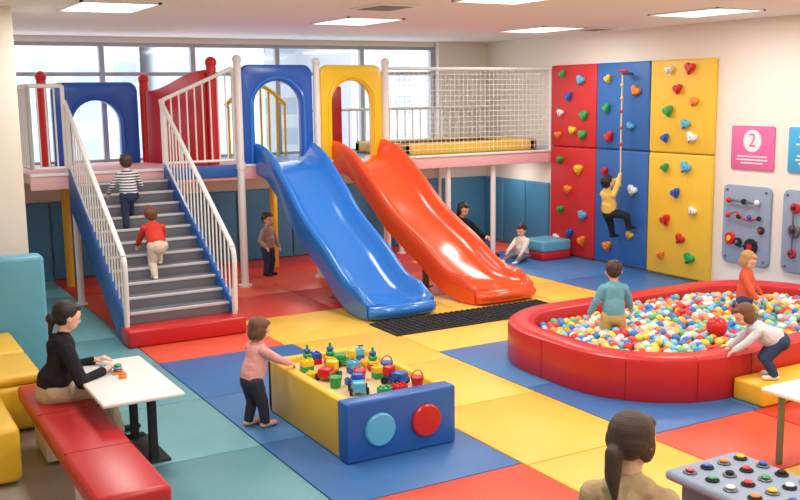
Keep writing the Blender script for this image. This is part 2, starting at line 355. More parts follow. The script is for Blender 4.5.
# ------------------------------------------------ wall signs & activity panels
Rw=(math.pi/2,0,-math.pi/2)
def rrect(y0,y1,z0,z1,r):
    pts=[]
    for (cy,cz,a0) in [(y0+r,z0+r,math.pi),(y1-r,z0+r,1.5*math.pi),(y1-r,z1-r,0),(y0+r,z1-r,.5*math.pi)]:
        for k in range(5): a=a0+math.pi/2*k/4; pts.append((cy+r*math.cos(a),cz+r*math.sin(a)))
    return pts
def sign(y0,y1,m,num):
    e=empty('zone_sign'); yc=(y0+y1)/2
    b=B('board'); b.prism([(-p[0],p[1]) for p in rrect(y0,y1,1.68,2.27,.03)],(XR-.001,0,0),(0,-1,0),(0,0,1),.025,m,.004)
    if num:
        b.cyl((XR-.026,yc,2.07),(XR-.03,yc,2.07),.15,PWH,32)
        for (z,w) in [(1.86,.5),(1.815,.52),(1.77,.36)]: b.box(XR-.029,XR-.025,yc-w/2,yc+w/2,z-.009,z+.009,PWH,0)
    else:
        for (z,w) in [(2.15,.42),(2.05,.5),(1.9,.46),(1.85,.5),(1.8,.4)]: b.box(XR-.029,XR-.025,yc-w/2,yc+w/2,z-.010,z+.010,PWH,0)
    b.make(e)
    if num: text(num,(XR-.031,yc,2.07),.26,m,Rw,e)
sign(8.86,9.58,SIGNP,'2'); sign(7.9,8.64,SIGNB,None)
def activity(y0,y1,z0,z1,k):
    e=empty('wall_activity_panel'); b=B('board'); b.prism([(-p[0],p[1]) for p in rrect(y0,y1,z0,z1,.08)],(XR-.001,0,0),(0,-1,0),(0,0,1),.05,PANG,.01)
    for (y,z) in [(y0+.07,z0+.07),(y1-.07,z0+.07),(y0+.07,z1-.07),(y1-.07,z1-.07)]: b.cyl((XR-.05,y,z),(XR-.06,y,z),.018,GREY,10)
    x=XR-.1; yc=(y0+y1)/2
    if k==0:
        b.cyl((x,yc+.26,z1-.2),(x,yc-.22,z1-.22),.014,GREY,8)
        for t,m in [(.26,PRED),(.0,DARK),(-.22,PWH)]: b.ball((x,yc+t,z1-.21),.04,m)
        b.tube(smoothpath([(x,yc+.25,z1-.42),(x-.03,yc+.1,z1-.36),(x,yc-.05,z1-.46),(x,yc-.25,z1-.42)]),.012,PRED,8)
        for t,m in [(.27,PRED),(.08,DARK),(-.1,PBLU),(-.26,DARK)]: b.ball((x,yc+t,z1-.42),.035,m)
        b.cyl((x,yc+.05,z0+.24),(x,yc-.25,z0+.34),.012,DARK,8)
        for (dy,dz,r,m) in [(.24,.34,.085,PRED),(.1,.3,.06,DARK),(-.12,.26,.11,DARK),(-.28,.5,.05,DARK)]:
            b.cyl((XR-.05,yc+dy,z0+dz),(XR-.09,yc+dy,z0+dz),r,m,24,.008); b.cyl((XR-.09,yc+dy,z0+dz),(XR-.11,yc+dy,z0+dz),r*.45,[PYEL,PRED,GREY,PRED][int(r*100)%4],20,.005)
    else:
        for (dy,dz,r,m) in [(.2,.85,.07,PRED),(.2,.55,.09,GREY),(-.05,.7,.06,PYEL),(-.1,.3,.12,PBLU),(.22,.25,.06,PRED),(-.28,.5,.08,GREEN)]:
            b.cyl((XR-.05,yc+dy,z0+dz),(XR-.09,yc+dy,z0+dz),r,m,24,.008); b.cyl((XR-.09,yc+dy,z0+dz),(XR-.12,yc+dy,z0+dz),r*.35,DARK,16)
        b.cyl((x,yc+.2,z0+.2),(x,yc+.2,z0+.9),.012,GREY,8)
    b.make(e)
activity(8.86,9.66,.38,1.46,0); activity(7.85,8.66,.38,1.46,1)

# ------------------------------------------------ ball pit
PX0,PX1,PY0,PY1=5.80,10.15,5.98,8.66; RC=1.05
def rr(x0,x1,y0,y1,r,n=12):
    out=[]
    for (cx,cy,a0) in [(x1-r,y1-r,0),(x0+r,y1-r,.5*math.pi),(x0+r,y0+r,math.pi),(x1-r,y0+r,1.5*math.pi)]:
        for k in range(n+1): a=a0+math.pi/2*k/n; out.append((cx+r*math.cos(a),cy+r*math.sin(a)))
    return out
pit=empty('ball_pit')
b=B('foam_wall'); T=.29
rings=[(.01,0),(0,.02),(0,.35),(.012,.385),(.045,.405),(.1,.41),(T-.1,.41),(T-.045,.405),(T-.012,.385),(T,.35),(T,.03)]
vs=[];fs=[]
for (o,z) in rings:
    for p in rr(PX0+o,PX1-o,PY0+o,PY1-o,RC-o): vs.append((p[0],p[1],z))
k=len(vs)//len(rings)
for i in range(len(rings)-1):
    for j in range(k): j2=(j+1)%k; fs.append((i*k+j,i*k+j2,(i+1)*k+j2,(i+1)*k+j))
b.add(vs,fs,RED)
vs=[(p[0],p[1],.03) for p in rr(PX0+T,PX1-T,PY0+T,PY1-T,RC-T)]; b.add(vs,[tuple(range(len(vs)))],fm['B'])
SEAM=mat('seam_dark_red',(150,24,28),.6)
for (x,y,dx,dy) in [(7.1,PY0,0,-1),(8.4,PY0,0,-1),(PX0,7.4,-1,0),(7.2,PY1,0,1)]:
    b.box(x-.004 if dy else x-.003,x+.004 if dy else x+.003,y-.003 if dy else y-.004,y+.003 if dy else y+.004,.01,.38,SEAM,0)
    if dy==-1: b.box(x-.004,x+.004,y+.05,y+T-.05,.405,.4125,SEAM,0)
for ang in (215,250):
    a=math.radians(ang); cx,cy=PX0+RC,PY0+RC; ca,sa=math.cos(a),math.sin(a)
    b.tube([(cx+ca*(RC+.001),cy+sa*(RC+.001),.01),(cx+ca*(RC+.001),cy+sa*(RC+.001),.36),(cx+ca*(RC-.045),cy+sa*(RC-.045),.407),(cx+ca*(RC-T+.045),cy+sa*(RC-T+.045),.407)],.004,SEAM,6)
b.make(pit)
bm=bmesh.new(); bmesh.ops.create_icosphere(bm,subdivisions=2,radius=.043); bv=np.array([v.co[:] for v in bm.verts]); bf=np.array([[v.index for v in f.verts] for f in bm.faces]); bm.free()
pos=[]; s=.087
ix0,ix1,iy0,iy1=PX0+T+.045,PX1-T-.045,PY0+T+.045,PY1-T-.045; rad=RC-T
def inside(x,y):
    if not(ix0<x<ix1 and iy0<y<iy1): return False
    cx=min(max(x,ix0+rad-.04),ix1-rad+.04); cy=min(max(y,iy0+rad-.04),iy1-rad+.04)
    return (x-cx)**2+(y-cy)**2<(rad-.04)**2+1e-9 or x==cx or y==cy
KIDS=[(6.85,7.55),(8.75,7.5)]
for lay_,z in ((0,.24),(1,.31)):
    row=0; y=iy0+lay_*.045
    while y<iy1:
        x=ix0+(row%2)*s/2+lay_*.02
        while x<ix1:
            px,py=x+rng.uniform(-.008,.008),y+rng.uniform(-.008,.008)
            hz=.035*math.sin(px*2.1)*math.cos(py*2.7)
            if inside(px,py) and not any((px-a)**2+(py-c)**2<.11**2 for a,c in KIDS) and (lay_==0 or rng.rand()<.72): pos.append((px,py,z+hz+rng.uniform(-.012,.015)))
            x+=s
        y+=s*.87; row+=1
pos=np.array(pos); N=len(pos)
av=(pos[:,None,:]+bv[None]).reshape(-1,3); af=(bf[None]+(np.arange(N)*len(bv))[:,None,None]).reshape(-1,3)
me=bpy.data.meshes.new('pit_balls'); me.from_pydata(av.tolist(),[],af.tolist())
bc=[mat('ball_red',(226,66,58),.3),mat('ball_yellow',(250,216,84),.3),mat('ball_blue',(54,132,212),.3),mat('ball_sky',(130,200,232),.3),mat('ball_green',(110,196,140),.3),mat('ball_white',(238,238,234),.3),mat('ball_pink',(244,170,184),.3),mat('ball_orange',(252,158,70),.3)]
for m in bc: me.materials.append(m)
ci=rng.choice(8,N,p=[.13,.15,.15,.19,.08,.14,.07,.09]); me.polygons.foreach_set('material_index',np.repeat(ci,len(bf)).tolist()); me.polygons.foreach_set('use_smooth',[True]*len(af))
ob=bpy.data.objects.new('pit_balls',me); scene.collection.objects.link(ob); ob.parent=pit
b=B('big_red_ball'); b.ball((7.50,6.76,.42),.105,PRED,u=24,w=16); b.make(pit)
b=B('foam_step_block'); b.box(6.85,9.0,5.62,5.97,0,.2,YEL,.03); b.make()

# ------------------------------------------------ toy table
tt=empty('sand_play_table'); x0,x1,y0,y1,h=3.16,4.11,6.34,7.9,.468
b=B('frame'); t=.09
b.box(x0,x0+t,y0+.14,y1,0,h,YEL,.02); b.box(x1-t,x1,y0+.14,y1,0,h,YEL,.02); b.box(x0,x1,y1-t,y1,0,h,YEL,.02); b.box(x0-.01,x1+.01,y0,y0+.16,0,h+.005,BLUE,.02)
b.box(x0+.02,x1-.02,y0+.1,y1-.02,.05,h-.09,WOOD,0); b.box(x0+t,x1-t,y0+.16,y1-t,h-.09,h-.05,SAND,0)
b.cyl((x0+.27,y0+.02,.235),(x0+.27,y0-.03,.235),.13,LBLUE,36,.012); b.cyl((x1-.27,y0+.02,.235),(x1-.27,y0-.03,.235),.13,PRED,36,.012)
b.make(tt)
b=B('toys'); zt=h-.05; tc_=[PRED,GREEN,PBLU,PYEL,LBLUE,PORG]
def stud_block(x,y,z,w,d,hh,m,u=.035):
    b.box(x-w/2,x+w/2,y-d/2,y+d/2,z,z+hh,m,.004)
    nx=max(1,round(w/u)); ny=max(1,round(d/u))
    for i in range(nx):
        for j in range(ny): 
            p=(x-w/2+(i+.5)*w/nx,y-d/2+(j+.5)*d/ny); b.cyl((p[0],p[1],z+hh),(p[0],p[1],z+hh+.012),u*.31,m,8)
def truck(x,y,m1,m2,a=0,s=1.4):
    M=Matrix.Translation((x,y,zt))@Matrix.Rotation(a,4,'Z')@Matrix.Scale(s,4)
    b.box(-.07,.07,-.035,.035,.02,.045,m1,.004,M); b.box(.02,.07,-.033,.033,.045,.10,m2,.006,M); b.box(-.07,.01,-.035,.035,.045,.075,m1,.006,M)
    for sx in (-.045,.045):
        for sy in (-.04,.04):
            p=M@V((sx,sy,.022)); q=M@V((sx,sy*1.35,.022)); b.cyl(p,q,.022*s,DARK,12)
def bucket(x,y,m):
    b.tube([(x,y,zt),(x,y,zt+.085),(x,y,zt+.09)],.04,m,14,True,[.04,.054,.058]); b.tube([(x-.053,y,zt+.09),(x-.035,y,zt+.13),(x,y,zt+.145),(x+.035,y,zt+.13),(x+.053,y,zt+.09)],.005,m,6)
truck(3.42,7.2,PRED,PYEL,.6); truck(3.82,6.78,PBLU,PRED,2); truck(3.72,7.5,GREEN,PYEL,-.4); truck(3.45,6.72,LBLUE,PBLU,1.2)
bucket(3.62,7.02,PRED); bucket(3.93,7.12,PBLU); bucket(3.36,6.95,GREEN); bucket(3.92,6.6,PRED)
for (x,y,n,c,w) in [(3.36,7.5,2,1,.1),(3.52,7.68,2,0,.1),(3.7,7.7,1,5,.15),(3.9,7.6,2,2,.1),(3.9,7.38,1,3,.15),(3.55,7.4,2,1,.08),(3.68,7.25,2,2,.1),(3.78,7.0,2,1,.09),(3.62,6.6,1,1,.1),(3.75,6.6,1,0,.12),(3.5,6.95,1,2,.08),(3.33,7.3,1,3,.1)]:
    for k in range(n): stud_block(x,y,zt+k*.05,w,.08,.05,tc_[(c+k*2)%6],.04)
for (x,y) in [(3.62,7.58),(3.86,7.24),(3.42,7.62)]:
    b.cyl((x,y,zt),(x,y,zt+.20),.012,GREEN,8); 
    for k,m in enumerate([PRED,PYEL,GREEN,PBLU]): b.cyl((x,y,zt+.01+k*.04),(x,y,zt+.045+k*.04),.055-.008*k,m,14,.008)
b.make(tt)

# ------------------------------------------------ left seating
b=B('red_bench'); b.box(1.15,1.62,5.66,8.4,.29,.42,RED,.035)
for y in (6.1,7.6): b.box(1.22,1.55,y,y+.5,0,.29,WHITE,.01)
for y in (6.55,7.5): b.box(1.16,1.61,y-.003,y+.003,.4,.422,SEAM,0)
b.make()
b=B('white_cafe_table'); b.box(1.5,2.1,6.88,8.12,.575,.605,WHITE,.012)
for y in (7.2,7.75): b.box(1.9,1.96,y-.03,y+.03,0,.575,DARK,.005)
b.box(1.75,2.05,7.15,7.8,0,.02,DARK,.005); b.make()
b=B('yellow_sofa'); b.box(-.2,1.40,8.5,10.28,0,.38,YEL,.05); b.box(-.2,1.38,8.52,9.36,.38,.47,YEL,.04); b.box(-.2,1.38,9.4,10.27,.38,.47,YEL,.04); b.box(-.2,1.0,7.3,8.48,0,.42,YEL,.05)
b.make()
b=B('teal_backrest'); b.box(1.2,1.76,10.3,10.55,0.0,1.2,TEAL,.05); b.box(.5,1.18,10.3,10.55,0.0,1.2,TEAL,.05); b.make()
b=B('stacking_toy'); 
for k,m in enumerate([PYEL,PRED,LBLUE,GREEN]): b.cyl((1.80,7.64,.606+k*.02),(1.80,7.64,.625+k*.02),.042-.004*k,m,14,.006)
stud_block(1.74,7.80,.606,.09,.05,.035,LBLUE); stud_block(1.80,7.50,.606,.05,.05,.045,PORG)
b.make()
b=B('white_activity_table'); b.box(5.78,7.2,4.0,4.78,.55,.585,WHITE,.02)
for (x,y) in [(5.9,4.1),(5.9,4.68),(7.1,4.1),(7.1,4.68)]: b.cyl((x,y,0),(x,y,.55),.025,GREY,12)
b.make()
b=B('sensory_knob_table'); b.box(4.06,4.66,3.2,4.02,.5,.56,PANG,.03); b.box(4.12,4.6,3.28,3.94,0,.5,mat('knob_table_base',(120,140,165),.6),.02)
kc=[PRED,PYEL,GREEN,PBLU,PWH,DARK,PORG,PRED]
for i in range(4):
    for j in range(5):
        x=4.15+i*.14+.02*(j%2); y=3.9-j*.15; m=kc[(i*3+j*2)%8]; b.cyl((x,y,.56),(x,y,.572),.04,DARK if (i+j)%2 else GREY,18,.004); b.cyl((x,y,.572),(x,y,.588),.026,m,18,.006)
b.make()
b=B('foam_stool'); b.cyl((3.0,3.15,0),(3.0,3.15,.42),.2,YEL,28,.03); b.make()
b=B('foam_seat_block'); b.box(10.0,10.6,12.75,13.35,0,.14,RED,.03); b.box(10.0,10.6,12.75,13.35,.14,.32,TEAL,.03); b.make()

# ------------------------------------------------ people
def ellip(c,ax,rad):
    return ('e',V(c),[V(a).normalized() for a in ax],rad)
def prim_mesh(p):
    vs=[];fs=[]; S=16
    if p[0]=='e':
        _,c,ax,r=p; R_=9
        for i in range(1,R_):
            ph=math.pi*i/R_-math.pi/2
            for k in range(S):
                a=2*math.pi*k/S; vs.append(c+ax[0]*r[0]*math.cos(ph)*math.cos(a)+ax[1]*r[1]*math.cos(ph)*math.sin(a)+ax[2]*r[2]*math.sin(ph))
        n=R_-1; vs.append(c-ax[2]*r[2]); vs.append(c+ax[2]*r[2])
    else:
        _,a_,b_,ra,rb,s,flat=p; ax=(b_-a_); L=ax.length; ax=ax/L if L>1e-9 else V((0,0,1))
        if s is None: s=V((1,0,0)) if abs(ax.x)<.8 else V((0,1,0))
        s=(s-ax*s.dot(ax)).normalized(); d=ax.cross(s); n=0
        for (c,r,phs) in [(a_,ra,(-72,-48,-24,0)),(b_,rb,(0,24,48,72))]:
            for ph in phs:
                ph=math.radians(ph); cc=c+ax*r*math.sin(ph)*min(1,flat+.2); q=r*math.cos(ph)
                for k in range(S):
                    t=2*math.pi*k/S; vs.append(cc+s*q*math.cos(t)+d*q*flat*math.sin(t))
                n+=1
        vs.append(a_-ax*ra*min(1,flat+.2)); vs.append(b_+ax*rb*min(1,flat+.2))
    for i in range(n-1):
        for k in range(S): k2=(k+1)%S; fs.append((i*S+k,i*S+k2,(i+1)*S+k2,(i+1)*S+k))
    A=n*S; Z=A+1
    for k in range(S): k2=(k+1)%S; fs.append((A,k2,k)); fs.append((Z,(n-1)*S+k,(n-1)*S+k2))
    return vs,fs
def prim_sdf(p,P):
    if p[0]=='e':
        _,c,ax,r=p; q=P-np.array(c); M=np.array([np.array(a)/rr_ for a,rr_ in zip(ax,r)]); l=np.linalg.norm(q@M.T,axis=1); return (l-1)*min(r)
    _,a_,b_,ra,rb,s,flat=p; A=np.array(a_);Bv=np.array(b_); ax=Bv-A; L=np.linalg.norm(ax); ax=ax/max(L,1e-9)
    if s is None: s=V((1,0,0)) if abs(ax[0])<.8 else V((0,1,0))
    s=np.array(s); s=s-ax*s.dot(ax); s/=np.linalg.norm(s); d=np.cross(ax,s); q=P-A
    z=q@ax; t=np.clip(z/max(L,1e-9),0,1); r=ra+(rb-ra)*t; x=q@s; y=(q@d)/flat; dz=z-t*L
    return (np.sqrt(x*x+y*y+dz*dz)-r)*min(1,flat+.1)
def blob(prims,voxel,smooth=3):
    vs=[];fs=[]
    for p,_ in prims:
        a,c=prim_mesh(p); o=len(vs); vs+=[tuple(v) for v in a]; fs+=[tuple(i+o for i in f) for f in c]
    me=bpy.data.meshes.new('tmp'); me.from_pydata(vs,[],fs); me.update()
    ob=bpy.data.objects.new('tmp',me); scene.collection.objects.link(ob)
    m=ob.modifiers.new('r','REMESH'); m.mode='VOXEL'; m.voxel_size=voxel; m.adaptivity=0
    if smooth: s=ob.modifiers.new('s','SMOOTH'); s.iterations=smooth; s.factor=.5
    dg=bpy.context.evaluated_depsgraph_get(); ev=ob.evaluated_get(dg); m2=bpy.data.meshes.new_from_object(ev)
    bpy.data.objects.remove(ob); n=len(m2.polygons); C=np.zeros(n*3); m2.polygons.foreach_get('center',C); C=C.reshape(-1,3)
    best=np.full(n,1e9); mi=np.zeros(n,int)
    for p,k in prims:
        d=prim_sdf(p,C); w=d<best; best[w]=d[w]; mi[w]=k
    co=np.zeros(len(m2.vertices)*3); m2.vertices.foreach_get('co',co)
    F=[tuple(pp.vertices) for pp in m2.polygons]; out=(co.reshape(-1,3).tolist(),F,mi.tolist()); bpy.data.meshes.remove(m2); bpy.data.meshes.remove(me); return out
def ik(A,T,l1,l2,pole):
    d=T-A; L=min(max(d.length,.25*(l1+l2)),(l1+l2)*.995); dr=d.normalized(); a=(l1*l1-l2*l2+L*L)/(2*L); h=math.sqrt(max(l1*l1-a*a,0)); pole=V(pole); pp=(pole-dr*pole.dot(dr))
    pp=pp.normalized() if pp.length>1e-6 else V((0,0,1)); return A+dr*a+pp*h, A+dr*L
def person(name,loc,psi,h,shirt,pants,hair,shoe,adult=False,pelvis=(0,0,None),neck=None,hands=((-.2,.05,.42),(.2,.05,.42)),feet=((-.07,0,0),(.07,0,0)),look=(0,1,-.1),style='short',epole=((-.5,-1,-.2),(.5,-1,-.2)),kpole=((0,1,.1),(0,1,.1)),curl=25,sleeve=1.0,leg=1.0,skin=None,fdir=None,headup=(0,0,1),vox=None,palm=(0,0,-1),hood=False):
    skin=skin or mat('skin_light',(238,190,162),.5,spec=.4)
    D=dict(hh=.212,ua=.165,fa=.145,th=.215,sh=.19,an=.045,sw=.116,hw=.062,hc=.128,ch=.112,chf=.78,be=.115,bef=.9,pe=.112,pef=.94,t0=.07,t1=.052,s0=.050,s1=.035,u0=.042,u1=.035,f0=.034,f1=.024,nk=.044,hand=.1) if not adult else dict(hh=.145,ua=.175,fa=.145,th=.245,sh=.235,an=.045,sw=.096,hw=.055,hc=.102,ch=.092,chf=.70,be=.080,bef=.78,pe=.1,pef=.80,t0=.056,t1=.038,s0=.037,s1=.023,u0=.034,u1=.028,f0=.027,f1=.018,nk=.032,hand=.1)
    cp,sp=math.cos(psi),math.sin(psi); LOC=V(loc)
    def Rv(v): return V((v[0]*cp+v[1]*sp,-v[0]*sp+v[1]*cp,v[2]))
    def W(v): return LOC+Rv(v)*h
    if pelvis[2] is None: pelvis=(pelvis[0],pelvis[1],.455 if not adult else .53)
    pv=V(pelvis); nb=V(neck) if neck else pv+V((0,.01,.335 if not adult else .30))
    right=V((1,0,0)); tor=(nb-pv); tu=tor.normalized()
    fw=tu.cross(right)*-1
    if fw.y<0 and tu.z>0: fw=-fw
    mats=[skin,shirt,pants,shoe,hair]; SK,SH,PA,SO,HA=0,1,2,3,4
    pr=[]
    def cap(a,b_,ra,rb,k,s=None,flat=1): pr.append((('c',W(a),W(b_),ra*h,rb*h,Rv(s) if s is not None else None,flat),k))
    mid=pv.lerp(nb,.38)+fw*.008; top=pv.lerp(nb,.78)
    cap(pv-tu*.012,pv+tu*.03,D['pe'],D['pe']*.98,PA,right,D['pef'])
    cap(pv+tu*.045,mid,D['pe']*1.08,D['be']*1.04,SH,right,D['bef'])
    cap(mid,top,D['be']*1.03,D['ch'],SH,right,D['chf'])
    shp=[nb-tu*.055+right*(sx*D['sw']) for sx in (-1,1)]
    cap(shp[0]*.93+(nb-tu*.04)*.07,shp[1]*.93+(nb-tu*.04)*.07,D['u0']*1.1,D['u0']*1.1,SH)
    for q in shp: cap(q,nb-tu*.015,D['u0']*.9,D['nk']*1.05,SH)
    cap(nb-tu*.06,nb-tu*.012,D['nk']*1.9,D['nk']*1.22,SH,right,.8)
    if hood:
        cap(nb-fw*.035-tu*.02+right*-.045,nb-fw*.035-tu*.02+right*.045,.026,.026,SH); cap(nb-fw*.05-tu*.05,nb-fw*.052-tu*.075,.045,.03,SH,right,.6)
        for sx in (-1,1): cap(nb+right*sx*.045-fw*.03-tu*.015,nb+right*sx*.03+fw*.035-tu*.035,.02,.016,SH)
    lk=V(look).normalized(); hu=V(headup); hu=(hu-lk*hu.dot(lk)).normalized(); hr=lk.cross(hu)
    hn=(tu*.6+V((0,0,.4))+V(headup)*.3).normalized(); hcx=nb+hn*D['hc']+lk*.012; hh=D['hh']
    cap(nb-tu*.03,hcx-hu*hh*.2-lk*hh*.06,D['nk'],D['nk']*.95,SK)
    def HP(x,y,z): return hcx+hr*(x*hh)+lk*(y*hh)+hu*(z*hh)
    def hel(x,y,z,rx,ry,rz,k): pr.append((ellip(W(HP(x,y,z)),[Rv(hr),Rv(lk),Rv(hu)],(rx*hh*h,ry*hh*h,rz*hh*h)),k))
    hel(0,-.03,.09,.385,.45,.41,SK); hel(0,.10,-.17,.30,.30,.30,SK); hel(0,.17,-.33,.15,.15,.12,SK)
    if not adult:
        for sx in (-1,1): hel(sx*.17,.22,-.17,.13,.12,.13,SK)
    hel(0,.42,-.1,.05,.075,.055,SK); hel(0,.40,-.03,.035,.05,.09,SK)
    for sx in (-1,1): hel(sx*.385,-.03,-.06,.045,.075,.11,SK)
    hel(0,-.12,.16,.425,.46,.415,HA); hel(0,-.2,-.02,.37,.34,.32,HA); hel(0,.18,.36,.28,.2,.13,HA)
    if style=='short': hel(.05,-.3,.42,.2,.2,.14,HA); hel(-.12,.1,.46,.2,.2,.1,HA)
    if style in('bob','long'):
        for sx in (-1,1): hel(sx*.32,-.1,-.1,.13,.26,.36,HA)
        hel(0,-.28,-.2,.36,.2,.34,HA)
    if style=='pony':
        hel(0,-.50,-.18,.14,.15,.14,HA); hel(0,-.2,.0,.43,.38,.34,HA)
        for sx in (-1,1): hel(sx*.34,-.02,-.08,.09,.2,.26,HA)
        pr.append((('c',W(HP(0,-.54,-.22)),W(HP(0.05,-.56,-.62)),.17*hh*h,.15*hh*h,None,1),HA)); pr.append((('c',W(HP(0.05,-.56,-.62)),W(HP(0.1,-.5,-1.0)),.15*hh*h,.06*hh*h,None,1),HA))
    if style=='bun': hel(0,-.55,-.16,.19,.17,.19,HA); pr.append((('c',W(HP(0,-.5,-.2)),W(HP(0,-.45,-.7)),.13*hh*h,.06*hh*h,None,1),HA))
    if style=='long': pr.append((('c',W(HP(0,-.3,-.3)),W(HP(0,-.36,-.85)),.3*hh*h,.2*hh*h,Rv(hr),.5),HA))
    for i,sx in enumerate((-1,1)):
        hip=pv+right*(sx*D['hw'])-tu*.01; ft=V(feet[i]); fd=V(fdir[i]) if fdir else V((0,1,0)); fd=fd.normalized()
        ank=ft+V((0,0,D['an'])); kn,an=ik(hip,ank,D['th'],D['sh'],kpole[i])
        cap(hip,kn,D['t0']*1.08,D['t1']*1.08,PA); 
        cap(kn,kn.lerp(an,.9*leg),D['s0']*1.1,D['s1']*1.25,PA)
        cap(kn,an,D['s0']*.96,D['s1']*.9,SK)
        up=V((0,0,1)) if abs(fd.z)<.8 else V((0,1,0)); sl=D['s1']
        hl=an-fd*sl*.7-up*(D['an']-sl*.75); toe=hl+fd*(.12 if not adult else .125)
        cap(hl,toe,sl*.9,sl*.95,SO,fd.cross(up),.72); cap(an-up*.008,hl.lerp(toe,.25),sl*.98,sl*.9,SO)
        S=shp[i]; el,wr=ik(S,V(hands[i]),D['ua'],D['fa'],epole[i])
        if sleeve>=1:
            cap(S,el,D['u0']*1.12,D['u1']*1.18,SH); cap(el,el.lerp(wr,.92),D['f0']*1.18,D['f1']*1.3,SH)
        else:
            cap(S,S.lerp(el,sleeve),D['u0']*1.2,D['u1']*1.35,SH); cap(S,el,D['u0']*.9,D['u1']*.95,SK)
        cap(el,wr,D['f0']*.95,D['f1']*.95,SK)
        fdn=(wr-el).normalized(); hl_=D['hand']; pn=V(palm); pn=(pn-fdn*pn.dot(fdn)); pn=pn.normalized() if pn.length>.05 else V((1,0,0)); sd=fdn.cross(pn)
        ins=V((-sx,0,0)); sd=sd if sd.dot(ins)>0 else -sd
        hp=[]
        def hc(a,b_,ra,rb,s=None,flat=1): hp.append((('c',W(a),W(b_),ra*h,rb*h,Rv(s) if s is not None else None,flat),SK))
        pe_=wr+fdn*hl_*.48; hc(wr-fdn*.004,pe_,hl_*.19,hl_*.25,sd,.5)
        for j,(off,ln) in enumerate([(.17,.40),(.06,.46),(-.06,.42),(-.17,.34)]):
            p=wr+fdn*hl_*.42+sd*off*hl_; d=fdn.copy(); r=hl_*.062
            for q in range(3):
                an_=math.radians(curl*(.6+.3*q)); d=(d*math.cos(an_)+pn*math.sin(an_)).normalized(); p2=p+d*hl_*ln*(.48,.34,.26)[q]*(1.1 if q==0 else 1); hc(p,p2,r*(1-.08*q),r*(1-.08*(q+1))); p=p2
        p=wr+fdn*hl_*.12+sd*hl_*.16; d=(fdn*.75+sd*.6+pn*.25).normalized(); p2=p+d*hl_*.22; hc(p,p2,hl_*.085,hl_*.07); d2=(fdn*.9+sd*.25+pn*.35).normalized(); hc(p2,p2+d2*hl_*.2,hl_*.068,hl_*.055)
        hv=max(.0022,h*.0026 if not adult else h*.0018)
        acc.append(blob(hp,hv,2))
    vx=vox or (.0055*h if not adult else .0042*h)
    main=blob(pr,vx,4)
    b=B('body'); 
    for m in mats: b.mi(m)
    def join(d):
        o=len(b.v); b.v+=[tuple(v) for v in d[0]]; b.f+=[tuple(i+o for i in f) for f in d[1]]; b.m+=d[2]
    join(main)
    for d in acc: join(d)
    acc.clear()
    EW=mat('eye_white',(225,220,215),.3); ED=mat('eye_dark',(40,26,20),.2); LP=mat('lips',(196,104,98),.5)
    MM=Matrix([Rv(hr),Rv(lk),Rv(hu)]).transposed()
    for sx in (-1,1):
        ex=.155 if adult else .165
        b.ball(W(HP(sx*ex,.355,-.0)),hh*h,EW,(.052,.034,.024),10,6,MM); b.ball(W(HP(sx*ex,.375,-.0)),hh*h,ED,(.03,.018,.025),10,6,MM); b.ball(W(HP(sx*ex,.362,.028)),hh*h,hair,(.06,.03,.009),8,5,MM); b.ball(W(HP(sx*ex,.385,.095)),hh*h,hair,(.07,.018,.012),8,5,MM)
    b.ball(W(HP(0,.378,-.235)),hh*h,LP,(.08,.028,.022),10,6,MM)
    e=empty(name,LOC); ob=b.make(None,sharp=80)
    ob.parent=e; ob.matrix_parent_inverse=Matrix.Translation(-LOC)
    return ob
acc=[]
def cloth(n,c): return mat('cloth_'+n,c,.9,bump=.55,bscale=16,spec=.2,bdist=.03)
hm=lambda n,c: mat(n,c,.48,bump=.5,bscale=160)
HBK=hm('hair_black',(34,28,28)); HBR=hm('hair_brown',(112,72,46)); HDB=hm('hair_dark_brown',(64,44,34)); HBL=hm('hair_sandy',(190,146,94))
SHO=cloth('sock_white',(230,228,224)); SHD=cloth('shoe_dark',(50,50,56)); 
rad=math.radians
person('toddler_in_pink',(2.9,7.55,0),rad(80),.92,cloth('pink',(242,172,166)),cloth('leggings_dark',(62,62,76)),HBR,mat('skin_foot',(232,184,156),.5),
  pelvis=(0,-.03,.45),neck=(0,.05,.775),hands=((-.13,.33,.56),(.12,.31,.56)),look=(.1,1,-.35),style='bob',feet=((-.07,-.04,0),(.08,.05,0)),curl=30)
STR=stripes('cloth_striped',(228,228,232),(70,72,84),9)
person('toddler_in_stripes',(3.22,12.50,1.116),rad(0),.92,STR,cloth('navy',(48,60,86)),HDB,SHD,pelvis=(0,.03,.455),neck=(.01,.14,.77),
  feet=((-.07,-.02,0),(.07,.24,.145)),hands=((-.22,.26,.48),(.2,.3,.52)),look=(0,1,0))
person('toddler_in_red',(3.3,11.60,.592),rad(0),.95,cloth('red',(210,66,52)),cloth('sand',(220,204,186)),HBR,SHO,pelvis=(0,.05,.42),neck=(.0,.25,.67),
  feet=((-.07,-.02,0),(.07,.24,.145)),hands=((-.16,.45,.36),(.17,.45,.36)),look=(.1,1,.1))
person('climbing_toddler',(10.40,11.58,.42),rad(90),1.02,cloth('mustard',(238,204,110)),cloth('charcoal',(44,46,54)),HBK,SHD,pelvis=(0,-.02,.48),neck=(.02,-.08,.80),
  feet=((-.10,.16,.02),(.24,.16,.22)),hands=((.06,.12,1.02),(.10,.12,1.12)),look=(.1,1,.3),epole=((-1,-.3,-.5),(1,-.3,-.5)),kpole=((-.3,1,.2),(1,.3,.6)),curl=60)
person('toddler_in_teal',(6.85,7.55,0.03),rad(25),.98,cloth('teal',(116,178,198)),cloth('khaki',(218,184,112)),HDB,SHO,hands=((-.24,.08,.44),(.24,.16,.48)),look=(.15,1,-.2),feet=((-.09,0,0),(.09,0,0)))
